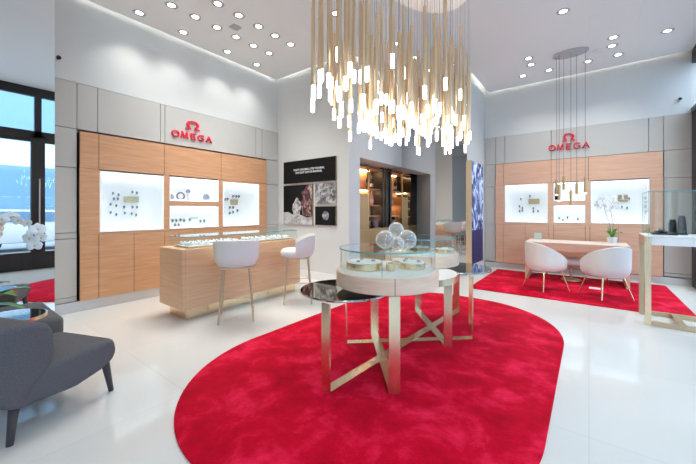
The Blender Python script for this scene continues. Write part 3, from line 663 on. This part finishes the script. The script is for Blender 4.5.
def orchid(pot, pr, ph, stems, blooms, leaves, s, facing, label):
    t = thing('potted_orchid', pot, label, 'plant'); x, y, z = pot
    p = MB().lathe([(0, z), (pr * .8, z), (pr, z + ph), (pr * .9, z + ph), (pr * .85, z + ph * .85), (0, z + ph * .85)], x, y, 24).build('pot', 'pot', t, True)
    for st in stems: MB().path(st, .0045 if s < .06 else .005, 8, .002).build('stem', 'stem', t, True)
    for a, b_, h, w in leaves: leafmb(a, b_, h, w).build('leaf', 'leaf', t, True)
    for i, c in enumerate(blooms):
        mb, cc, f = bloom_mb(c, s * random.uniform(.85, 1.1), (facing[0] + random.uniform(-.5, .5), facing[1] + random.uniform(-.5, .5), facing[2] + random.uniform(-.3, .2)), i)
        o = mb.build('blossom', 'petal', t, True)
        MB().sphere(tuple(cc + f * s * .12), s * .16, 8).build('lip', 'lip', o, True)
P = (-3.78, .294, .5085)
orchid(P, .068, .12,
       [[(-3.78, .294, .62), (-3.80, .28, .9), (-3.77, .30, 1.15), (-3.71, .345, 1.29), (-3.64, .40, 1.32), (-3.56, .46, 1.30), (-3.49, .51, 1.24), (-3.44, .55, 1.14), (-3.43, .56, 1.05)],
        [(-3.79, .30, .62), (-3.83, .25, .95), (-3.84, .22, 1.25), (-3.80, .22, 1.42)]],
       [(-3.649, .392, 1.285), (-3.593, .434, 1.30), (-3.545, .470, 1.275), (-3.487, .513, 1.255), (-3.425, .558, 1.205), (-3.475, .522, 1.135), (-3.402, .576, 1.14), (-3.444, .545, 1.08), (-3.46, .54, 1.18), (-3.72, .34, 1.31)],
       [((-3.78, .294, .60), (-3.46, .53, .755), .05, .035), ((-3.78, .294, .60), (-3.46, .50, .60), .03, .032), ((-3.78, .294, .60), (-3.60, .43, .80), .07, .035), ((-3.78, .294, .60), (-3.60, .47, .68), .06, .04), ((-3.78, .294, .60), (-3.95, .15, .70), .08, .04), ((-3.78, .294, .6), (-3.66, .16, .66), .06, .035)],
       .048, (.75, -.55, 0), 'white orchid arching over the side table between the grey chairs')
orchid((.345, 7.757, .75), .082, .115,
       [[(.34, 7.757, .85), (.31, 7.72, 1.1), (.24, 7.67, 1.35), (.20, 7.65, 1.55), (.26, 7.68, 1.62)], [(.35, 7.76, .85), (.36, 7.76, 1.1), (.33, 7.73, 1.3), (.34, 7.75, 1.5), (.40, 7.79, 1.6)]],
       [(.104, 7.573, 1.518), (.164, 7.617, 1.574), (.239, 7.673, 1.592), (.298, 7.718, 1.518), (.224, 7.662, 1.443), (.164, 7.617, 1.40), (.343, 7.751, 1.43), (.403, 7.796, 1.499), (.358, 7.762, 1.574), (.433, 7.818, 1.41), (.298, 7.718, 1.36), (.12, 7.59, 1.46)],
       [((.345, 7.757, .85), (.22, 7.66, .97), .05, .045), ((.345, 7.757, .85), (.50, 7.85, .93), .06, .045), ((.345, 7.757, .85), (.26, 7.80, 1.05), .04, .045), ((.345, 7.757, .85), (.42, 7.70, 1.02), .05, .045), ((.345, 7.757, .85), (.33, 7.60, .92), .05, .04)],
       .052, (0, -1, 0), 'white orchid in a white pot on the desk')

# ------------------------------------------------------------------ rugs
def rounded(x0, x1, y0, y1, r, k=24, ry=None):
    ry = ry or r; pts = []
    for cx, cy, a0 in ((x1 - r, y0 + ry, -90), (x1 - r, y1 - ry, 0), (x0 + r, y1 - ry, 90), (x0 + r, y0 + ry, 180)):
        for i in range(k + 1): a = math.radians(a0 + 90 * i / k); pts.append((cx + r * math.cos(a), cy + ry * math.sin(a)))
    return pts
tag(MB().prism(rounded(-2.825, -.20, .87, 5.13, 1.18, 24, 1.28), 0, .014, .004, 2).build('rug', 'rug', None, True), 'large crimson rug with rounded ends under the display table', 'rug')
tag(MB().prism(rounded(-1.69, 1.10, 5.77, 8.02, .03, 4), 0, .014, .004, 2).build('rug', 'rug', None, True), 'rectangular crimson rug under the desk and tub chairs', 'rug')

# ------------------------------------------------------------------ round display table
CX, CY = -1.48, 3.04
t = thing('display_table', (CX, CY, 0), 'twin drum display table with glass cases on crossed champagne legs', 'table')
zr = .014
def uframe(p, q, z, w=.082, th=.012):
    p, q = Vector((*p, 0)), Vector((*q, 0)); d = (q - p).normalized(); s = Vector((-d.y, d.x, 0)) * w / 2; b = MB()
    def slab(a, c_, z0, z1):
        vs = [a - s, c_ - s, c_ + s, a + s]; vs = [(v.x, v.y, z0) for v in vs] + [(v.x, v.y, z1) for v in vs]
        b.add(vs, [(3, 2, 1, 0), (4, 5, 6, 7), (0, 1, 5, 4), (1, 2, 6, 5), (2, 3, 7, 6), (3, 0, 4, 7)])
    slab(p, p + d * th, zr, z); slab(q - d * th, q, zr, z); slab(p + d * th, q - d * th, zr, zr + th)
    return b
mir = lambda x, y: (2 * CX - x, 2 * CY - y)
a_, b_, c_, d_ = (-1.555, 1.80), (-1.135, 2.085), (-1.973, 2.60), (-1.85, 2.95)
uframe(a_, mir(*a_), .665, th=.0135).build('leg_frame', 'brush', t); uframe(c_, mir(*c_), .665, th=.0105).build('leg_frame', 'brush', t)
uframe(b_, d_, .725).build('leg_frame', 'brush', t); uframe(mir(*b_), mir(*d_), .725).build('leg_frame', 'brush', t)
for i, (x, y) in enumerate(((-1.69, 2.22), mir(-1.69, 2.22))):
    R_ = .385; z = .68 + (0, .0)[i]
    o = MB().lathe([(0, z - .018), (R_, z - .018), (R_ + .002, z - .009), (R_, z), (0, z)], x, y, 64).build('mirrored_shelf', 'chrome', t, True)
R_ = .475
MB().lathe([(0, .683), (R_ - .012, .683), (R_ - .012, .727), (0, .727)], CX, CY, 64).build('centre_shelf', 'cream', t, True)
MB().lathe([(R_ - .012, .670), (R_, .670), (R_, .727), (R_ - .012, .727), (R_ - .012, .670)], CX, CY, 64).build('metal_rim', 'brush', t, True)
for i, (x, y) in enumerate(((-1.395, 2.42), (-1.62, 3.64))):
    R_ = .432; z0, z1 = .73, .855
    dr = MB().lathe([(0, z0), (R_ - .004, z0), (R_, z0 + .004), (R_, z1 - .004), (R_ - .004, z1), (R_ - .03, z1), (0, z1)], x, y, 72).build('drum', 'oakd', t, True)
    MB().lathe([(0, z1 + .0005), (R_ - .02, z1 + .0005), (R_ - .02, z1 + .004), (0, z1 + .004)], x, y, 64).build('leather_top', 'cream', dr, True)
    ang = math.radians(-52); MB().box(-.002, .002, -.002, .003, z0 + .002, z1 - .001, mtx=Matrix.Translation((x + R_ * math.cos(ang), y + R_ * math.sin(ang), 0)) @ Matrix.Rotation(ang + PI / 2, 4, 'Z')).build('seam', 'dark', dr)
    rg = R_ - .03; zt = 1.04
    gl = MB().lathe([(rg, z1 + .004), (rg, zt - .010), (rg - .005, zt - .010), (rg - .005, z1 + .004), (rg, z1 + .004)], x, y, 64).lathe([(0, zt - .010), (rg + .004, zt - .010), (rg + .004, zt), (0, zt)], x, y, 64).build('glass_case', 'glass', t, True)
    MB().lathe([(rg + .0045, zt - .010), (rg + .006, zt - .010), (rg + .006, zt), (rg + .0045, zt), (rg + .0045, zt - .010)], x, y, 64).build('glass_edge', 'teal', gl, True)
    for a in (25, 115, 205, 295): MB().tube((x + (rg + .001) * math.cos(math.radians(a)), y + (rg + .001) * math.sin(math.radians(a)), z1 + .004), (x + (rg + .001) * math.cos(math.radians(a)), y + (rg + .001) * math.sin(math.radians(a)), zt - .01), .0022).build('glass_joint', 'plinth', gl, True)
def riser(x, y, z, r, h, label, n_w):
    t = thing('round_riser', (x, y, z), label, 'riser', 'round risers in the glass drums')
    MB().lathe([(0, z), (r, z), (r, z + h), (0, z + h)], x, y, 40).build('gold_band', 'gold', t, True)
    MB().lathe([(0, z + h), (r - .006, z + h), (r - .008, z + h + .006), (0, z + h + .006)], x, y, 40).build('leather_pad', 'cream', t, True)
    for i in range(n_w):
        a = 2 * PI * i / n_w + .4; px, py = x + r * .5 * math.cos(a), y + r * .5 * math.sin(a); zz = z + h + .006
        w = MB().tube((px, py, zz), (px, py, zz + .012), .017, .016, 16).build('wristwatch', 'plinth', None, True)
        MB().tube((px, py, zz + .0121), (px, py, zz + .0135), .013, .013, 16).build('dial', 'steel', w, True)
        tag(w, 'small steel wristwatch lying on ' + label[:label.index(' under')] if ' under' in label else 'small steel wristwatch', 'watch', 'watches on ' + label)
ZT = .8595
riser(-1.545, 2.30, ZT, .155, .055, 'large gold banded riser under glass in the front drum', 3)
riser(-1.225, 2.555, ZT, .115, .048, 'small gold banded riser under glass in the front drum', 2)
riser(-1.40, 2.70, ZT, .095, .035, 'low gold banded riser under glass at the rear of the front drum', 1)
riser(-1.66, 3.62, ZT, .14, .055, 'wide gold banded riser under glass in the rear drum', 3)
riser(-1.36, 3.72, ZT, .11, .045, 'narrow gold banded riser under glass in the rear drum', 2)
tag(MB().lathe([(0, ZT), (.034, ZT), (.034, ZT + .06), (.030, ZT + .063), (0, ZT + .063)], -1.31, 2.33, 24).build('gold_cylinder', 'gold', None, True), 'short gold cylinder between the risers in the front drum', 'display block')
def ball(x, y, z, r, label):
    t = thing('glass_ball', (x, y, z - r), label, 'glass ball', 'glass balls on the front drum case')
    MB().sphere((x, y, z), r, 36).build('glass_skin', 'ball', t, True, 180)
    MB().sphere((x, y, z), r * .93, 32).build('inner_skin', 'ball', t, True, 180)
    MB().sphere((x, y, z - r * .55), r * .2, 12).build('metal_core', 'plinth', t, True)
ball(-1.325, 2.275, 1.119, .078, 'clear glass ball on the front drum, beside the moon pictures side')
ball(-1.185, 2.385, 1.119, .078, 'clear glass ball on the front drum, toward the blue light box')
ball(-1.305, 2.425, 1.190, .066, 'clear glass ball stacked highest of the four on the front drum')
ball(-1.190, 2.235, 1.096, .055, 'smallest clear glass ball, low in front of the stacked others')

# ------------------------------------------------------------------ tall jewellery table by the window
t = thing('jewellery_table', (.9, 5.45, 0), 'tall champagne framed table with white top and glass case by the window', 'table')
tx0, tx1, ty0, ty1 = .53, 1.36, 5.16, 5.74; w = .055
MB().box(tx0, tx1, ty0, ty1, 1.045, 1.062, .003).build('table_top', 'white', t)
MB().box(tx0 + w, tx1 - w, ty0 + .01, ty0 + .03, .95, 1.044).build('apron', 'white', t)
MB().box(tx0 + w, tx1 - w, ty1 - .03, ty1 - .01, .95, 1.044).build('apron', 'white', t)
MB().box(tx0, tx0 + .02, ty0 + w, ty1 - w, .95, 1.044).build('side_apron', 'oak', t)
for x in (tx0, tx1 - w):
    for y in (ty0, ty1 - w): MB().box(x, x + w, y, y + w, 0, 1.044).build('leg', 'brush' if y == ty0 else 'greige', t)
MB().box(tx0 + w, tx1 - w, ty0, ty0 + w, 0, .05).build('stretcher', 'greige', t)
MB().box(tx0 + w, tx1 - w, ty1 - w, ty1, 0, .05).build('stretcher', 'greige', t)
MB().box(tx0 + .3, tx0 + .36, ty0 + w, ty1 - w, 0, .05).build('cross_stretcher', 'greige', t)
gx0, gx1, gy0, gy1, gz0, gz1 = tx0 + .035, tx1 - .035, ty0 + .03, ty1 - .03, 1.063, 1.585; g6 = .006
gc = MB().box(gx0, gx1, gy0, gy1, gz1 - .008, gz1).box(gx0, gx0 + g6, gy0, gy1, gz0, gz1 - .008).box(gx1 - g6, gx1, gy0, gy1, gz0, gz1 - .008).box(gx0 + g6, gx1 - g6, gy0, gy0 + g6, gz0, gz1 - .008).box(gx0 + g6, gx1 - g6, gy1 - g6, gy1, gz0, gz1 - .008).build('glass_case', 'glass', t)
b = MB()
for x in (gx0 - .002, gx1): 
    for y in (gy0 - .002, gy1): b.box(x, x + .003, y, y + .003, gz0, gz1)
b.box(gx0, gx1, gy0 - .002, gy0, gz1 - .008, gz1).box(gx0 - .002, gx0, gy0, gy1, gz1 - .008, gz1).box(gx0, gx1, gy1, gy1 + .002, gz1 - .008, gz1)
b.build('glass_edge', 'teal', gc)
t = thing('jewellery_tray', (.72, 5.45, 1.063), 'flat black jewellery tray inside the glass case by the window', 'tray')
MB().box(.62, .84, 5.36, 5.56, 1.063, 1.085, .004).build('tray_base', 'black', t); MB().box(.65, .76, 5.40, 5.52, 1.085, 1.11, .01).build('cushion', 'blackg', t)
MB().tube((.70, 5.43, 1.11), (.70, 5.49, 1.118), .022, .02, 16).build('bracelet', 'steel', t, True)
for i, (x, y, lab) in enumerate(((.83, 5.60, 'black upright necklace bust, shorter, beside the flat tray'), (.90, 5.52, 'black upright necklace bust, taller, by the window'))):
    t = thing('necklace_stand', (x, y, 1.063), lab, 'display stand', 'black necklace stands')
    MB().box(x - .045, x + .045, y - .03, y + .03, 1.063, 1.075, .003).build('base', 'blackg', t)
    hgt = (.17, .22)[i]; MB().prism([(-.04, 0), (.04, 0), (.035, hgt * .7), (.025, hgt), (-.025, hgt), (-.035, hgt * .7)], -.012, .012, .004, 2, Matrix.Translation((x, y, 1.075)) @ Matrix.Rotation(PI / 2 - .12, 4, 'X')).build('bust', 'black', t)

# ------------------------------------------------------------------ grey lounge chair, ottoman, side table
def lounge():
    ang = yaw(-.357, .934); t = thing('lounge_chair', (0, 0, 0), 'charcoal wool lounge chair with dark tapered legs, back to the viewer', 'lounge chair', None, False)
    W_ = .58; R = Matrix(((0, 0, 1, 0), (1, 0, 0, 0), (0, 1, 0, 0), (0, 0, 0, 1)))      # profile (y, z) extruded along x
    MB().prism([(-.02, .215), (.05, .188), (.33, .165), (.50, .198), (.585, .24), (.610, .30), (.60, .375), (.565, .40), (.02, .385), (-.02, .36)], -W_, 0, .035, 4, R).build('seat', 'charcoal', t, True, 50)
    MB().prism([(-.12, .30), (-.05, .225), (.05, .185), (.068, .27), (.11, .32), (.175, .375), (.195, .45), (.195, .57), (.175, .64), (.11, .675), (0, .69), (-.09, .685), (-.135, .60)], -W_ - .01, .012, .035, 4, R).build('backrest', 'charcoal', t, True, 50)
    for x in (-.045, -W_ + .045):
        MB().tube((x, .02, .25), (x + (.01 if x > -.1 else -.01), -.01, 0), .028, .017, 14).build('leg', 'legd', t, True)
        MB().tube((x, .545, .24), (x + (.01 if x > -.1 else -.01), .585, 0), .028, .017, 14).build('leg', 'legd', t, True)
    return t, ang
lc, ang = lounge(); place(lc, (-2.637, .338, 0), ang)
t = thing('ottoman', (-4.17, .72, 0), 'small charcoal wool ottoman between the mirror pier and side table', 'ottoman')
MB().box(-4.38, -3.95, .44, .83, .17, .365, .05, 4).build('seat', 'charcoal', t, True, 50)
for x in (-4.34, -3.99):
    for y in (.48, .78): MB().tube((x, y, .22), (x, y, 0), .022, .015, 12).build('leg', 'legd', t, True)
t = thing('side_table', (-3.71, .44, 0), 'round black glossy side table with brass rim beside the grey lounge chair', 'side table')
MB().lathe([(0, .488), (.215, .488), (.215, .506), (0, .506)], -3.71, .44, 48).build('table_top', mat('black mirror glass', (.01, .012, .015), .03, 0., Specular_IOR_Level=1.), t, True)
MB().lathe([(.215, .480), (.224, .480), (.224, .506), (.215, .506), (.215, .480)], -3.71, .44, 48).build('brass_rim', 'gold', t, True)
MB().tube((-3.71, .44, .012), (-3.71, .44, .488), .018).build('post', 'gold', t, True)
MB().lathe([(0, 0), (.15, 0), (.15, .01), (0, .012)], -3.71, .44, 40).build('foot_plate', 'gold', t, True)

# ------------------------------------------------------------------ chandelier
t = thing('chandelier', (-1.52, 3.02, H), 'large oval chandelier of hanging gold tubes with glowing white tips', 'chandelier')
CCX, CCY = -1.52, 3.02
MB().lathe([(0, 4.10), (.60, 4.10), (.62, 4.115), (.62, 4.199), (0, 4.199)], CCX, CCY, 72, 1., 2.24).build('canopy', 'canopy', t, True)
pts = []; rn = random.Random(21); tries = 0
while len(pts) < 150 and tries < 40000:
    tries += 1; a = rn.uniform(0, 2 * PI); q = math.sqrt(rn.random()); x = CCX + .55 * q * math.cos(a); y = CCY + 1.30 * q * math.sin(a)
    if all((x - p[0]) ** 2 + (y - p[1]) ** 2 > .070 ** 2 for p in pts): pts.append((x, y))
view = Vector((-.599, .8007))
pts.sort(key=lambda p: p[0] * view.x + p[1] * view.y)
rest = (MB(), MB(), MB())
for i, (x, y) in enumerate(pts):
    zb = 2.04 + .44 * rn.random() ** 1.3; L = rn.uniform(.50, .76); tl = .105; r = .0135
    if i < 98:
        a_ = MB().lathe([(0, zb + tl), (r, zb + tl), (r, zb + tl + L), (r * .5, zb + tl + L + .01), (0, zb + tl + L + .01)], x, y, 10).build('pendant_tube', 'tube', t, True)
        MB().lathe([(0, zb), (r * .95, zb), (r * 1.15, zb + .01), (r * 1.15, zb + tl), (0, zb + tl)], x, y, 10).build('light_tip', 'tip', a_, True)
        MB().tube((x, y, zb + tl + L), (x, y, 4.101), .0016, .0016, 5).build('cable', 'cable', a_)
    else:
        rest[0].lathe([(0, zb + tl), (r, zb + tl), (r, zb + tl + L), (0, zb + tl + L + .01)], x, y, 8)
        rest[1].lathe([(0, zb), (r * 1.05, zb + .005), (r * 1.05, zb + tl), (0, zb + tl)], x, y, 8)
        rest[2].tube((x, y, zb + tl + L), (x, y, 4.101), .0016, .0016, 5)
a_ = rest[0].build('pendant_tube', 'tube', t, True); a_['kind'] = 'stuff'; rest[1].build('light_tip', 'tip', a_, True); rest[2].build('cable', 'cable', a_)

# ------------------------------------------------------------------ pendant cluster over the desk
t = thing('pendant_lamp', (-.27, 7.0, H), 'cluster of six slim gold pendants hanging over the desk', 'pendant lamp')
MB().lathe([(0, 4.165), (.26, 4.165), (.27, 4.17), (.27, 4.199), (0, 4.199)], -.27, 7.03, 48, 1, .62).build('canopy', 'white_trim', t, True)  # grey colour stands in for the canopy's shadow outline on the ceiling
for x, y, vb, vt in ((-.477, 7.05, 195.5, 180), (-.43, 6.93, 201.5, 185.5), (-.372, 7.12, 191.5, 176.7), (-.258, 6.96, 206.5, 191.3), (-.177, 7.10, 196, 180.6), (-.052, 7.0, 193.7, 177.6)):
    w = -x * .5991 + y * .8007; w = .5991 * -x + .8007 * y
    zb = 1.35 + (211 - vb) * w / 322; zt = 1.35 + (211 - vt) * w / 322
    p_ = MB().lathe([(0, zb + .02), (.021, zb + .02), (.021, zt), (.008, zt + .02), (0, zt + .02)], x, y, 16).build('pendant_tube', 'goldd', t, True)
    MB().lathe([(0, zb), (.017, zb), (.019, zb + .02), (0, zb + .02)], x, y, 12).build('light_tip', 'tip', p_, True)
    MB().tube((x, y, zt + .02), (x, y, 4.166), .0042, .0042, 6).build('cable', 'steel', p_)

# ------------------------------------------------------------------ downlights, cameras, detectors
def make_downlight():
    t = thing('downlight', (0, 0, 0), 'x', 'downlight', 'recessed ceiling downlights', False)
    MB().lathe([(.047, -.002), (.078, -.006), (.084, 0), (.047, 0), (.047, -.002)], 0, 0, 32).build('trim_ring', 'white_trim', t, True)
    MB().lathe([(0, -.0015), (.045, -.0015), (.045, 0), (0, 0)], 0, 0, 24).build('lamp_lens', 'lamp', t, True)
    ld = bpy.data.lights.new('downlight_lamp', 'SPOT'); ld.energy = 50; ld.spot_size = math.radians(104); ld.spot_blend = 1.; ld.shadow_soft_size = .07; ld.color = (1, .995, .945)
    lo = bpy.data.objects.new('lamp_beam', ld); COL.objects.link(lo); lo.parent = t; lo.location = (0, 0, -.03)
    return t
rows = [('outer row over the orange oak wall', [(-5.18, 1.911), (-5.18, 2.538), (-5.18, 3.319), (-5.18, 3.953)]),
        ('middle row over the long counter', [(-4.63, 2.107), (-4.63, 2.444), (-4.63, 2.787), (-4.63, 3.126), (-4.63, 3.467), (-4.63, 3.806)]),
        ('inner row beside the long counter', [(-4.087, 2.473), (-4.087, 2.806), (-4.087, 3.155), (-4.087, 3.481), (-4.087, 3.824)]),
        ('row between chandelier and moon pictures', [(-2.927, 3.616)]),
        ('row at the light box end of the desk', [(-.905, 6.836), (-.905, 7.154)]),
        ('row closest to the pinkish oak wall', [(-1.117, 7.652), (-.65, 7.652), (-.017, 7.652), (.428, 7.652)]),
        ('row over the potted orchid', [(.32, 6.845), (.32, 7.178)]),
        ('row toward the window', [(-.295, 5.521), (.993, 7.106)]),
        ('added unseen row beyond the chandelier', [(-2.6, 4.9), (-2.6, 5.55), (-2.6, 6.2), (-2.15, 6.25)]),  # added lamps, hidden behind the tubes, to brighten the bar niche wall
        ('added unseen row above the entrance behind the display table', [(.6, 4.2), (.6, 2.4), (.6, .6), (.6, -1.2), (-2.6, -1.6), (-2.9, .4), (-3.0, 1.9), (-.6, -1.6)])]  # out-of-view lamps, added for more light in the room
dl = None
for rn_, ps in rows:
    for i, p in enumerate(ps):
        d = make_downlight() if dl is None else copy_tree(dl)
        if dl is None: dl = d
        place(d, (p[0], p[1], H), 0, f'{ORD[i]} small round downlight in the {rn_}')
def small_cam(loc, dirn, label):
    t = thing('security_camera', loc, label, 'camera', 'small black wall cameras'); l = Vector(loc); d = Vector(dirn)
    MB().tube(l, l + d * .015, .03, .03, 18).build('mount', 'paint', t, True); MB().tube(l + d * .015, l + d * .07, .014, .026, 16).build('lens_body', 'black', t, True)
small_cam((1.32, 8.33, 3.38), (0, -1, 0), 'tiny black camera high on the white wall near the window')
small_cam((-2.0, 6.86, 3.10), (0, -1, 0), 'tiny black camera high above the gold light box frame')
small_cam((-3.86, 4.78, 3.27), (0, -1, 0), 'tiny black camera high above the moon pictures')
small_cam((-5.54, 1.09, 3.33), (1, 0, 0), 'tiny black camera high above the panel beside the mirror pier')
t = thing('smoke_detector', (.10, 7.20, H), 'white disc smoke detector on the ceiling beside the pendant canopy', 'smoke detector')
MB().lathe([(0, 4.17), (.06, 4.17), (.075, 4.185), (.08, 4.199), (0, 4.199)], .12, 7.22, 28).build('housing', 'white', t, True)
t = thing('ceiling_speaker', (-4.39, 2.947, H), 'small square ceiling vent among the counter downlights', 'vent')
MB().box(-4.46, -4.32, 2.88, 3.02, 4.192, 4.1995).build('grille', 'white_trim', t)
b = MB()
for (x0, x1, y0, y1) in ((.0, .6, 5.9, 5.908), (.0, .6, 6.5, 6.508), (.0, .008, 5.9, 6.5), (.592, .6, 5.9, 6.5)): b.box(x0, x1, y0, y1, 4.1992, 4.1999)
struct('trim_1', b, 'white')

# ------------------------------------------------------------------ light and camera
w = bpy.data.worlds.new('sky'); sc.world = w; w.use_nodes = True
bg = w.node_tree.nodes['Background']; bg.inputs[0].default_value = (.80, .92, 1., 1); bg.inputs[1].default_value = 5.4
for (y0, y1) in ((-2.9, .2), (.2, 3.4), (3.4, 8.2)):
    ld = bpy.data.lights.new('window_portal', 'AREA'); ld.shape = 'RECTANGLE'; ld.size = y1 - y0; ld.size_y = 3.9; ld.cycles.is_portal = True
    lo = bpy.data.objects.new('window_portal', ld); COL.objects.link(lo); lo.location = (1.66, (y0 + y1) / 2, 2.0); lo.rotation_euler = (PI / 2, 0, PI / 2)
cam = bpy.data.cameras.new('camera'); co = bpy.data.objects.new('camera', cam); COL.objects.link(co); sc.camera = co
cam.sensor_width = 36; cam.lens = 322 / 696 * 36; cam.shift_y = -21 / 696; cam.clip_start = .05
co.location = (0, 0, 1.35); co.rotation_euler = (PI / 2, 0, math.radians(36.813))
sc.view_settings.view_transform = 'Standard'; sc.view_settings.look = 'None'; sc.view_settings.gamma = 1; sc.view_settings.use_curve_mapping = False
sc.view_settings.exposure = -0.2
sc.cycles.use_denoising = True; sc.cycles.max_bounces = 12; sc.cycles.diffuse_bounces = 5; sc.cycles.glossy_bounces = 6; sc.cycles.transparent_max_bounces = 24; sc.cycles.transmission_bounces = 8
sc.cycles.sample_clamp_indirect = 6; sc.cycles.caustics_reflective = False; sc.cycles.caustics_refractive = False
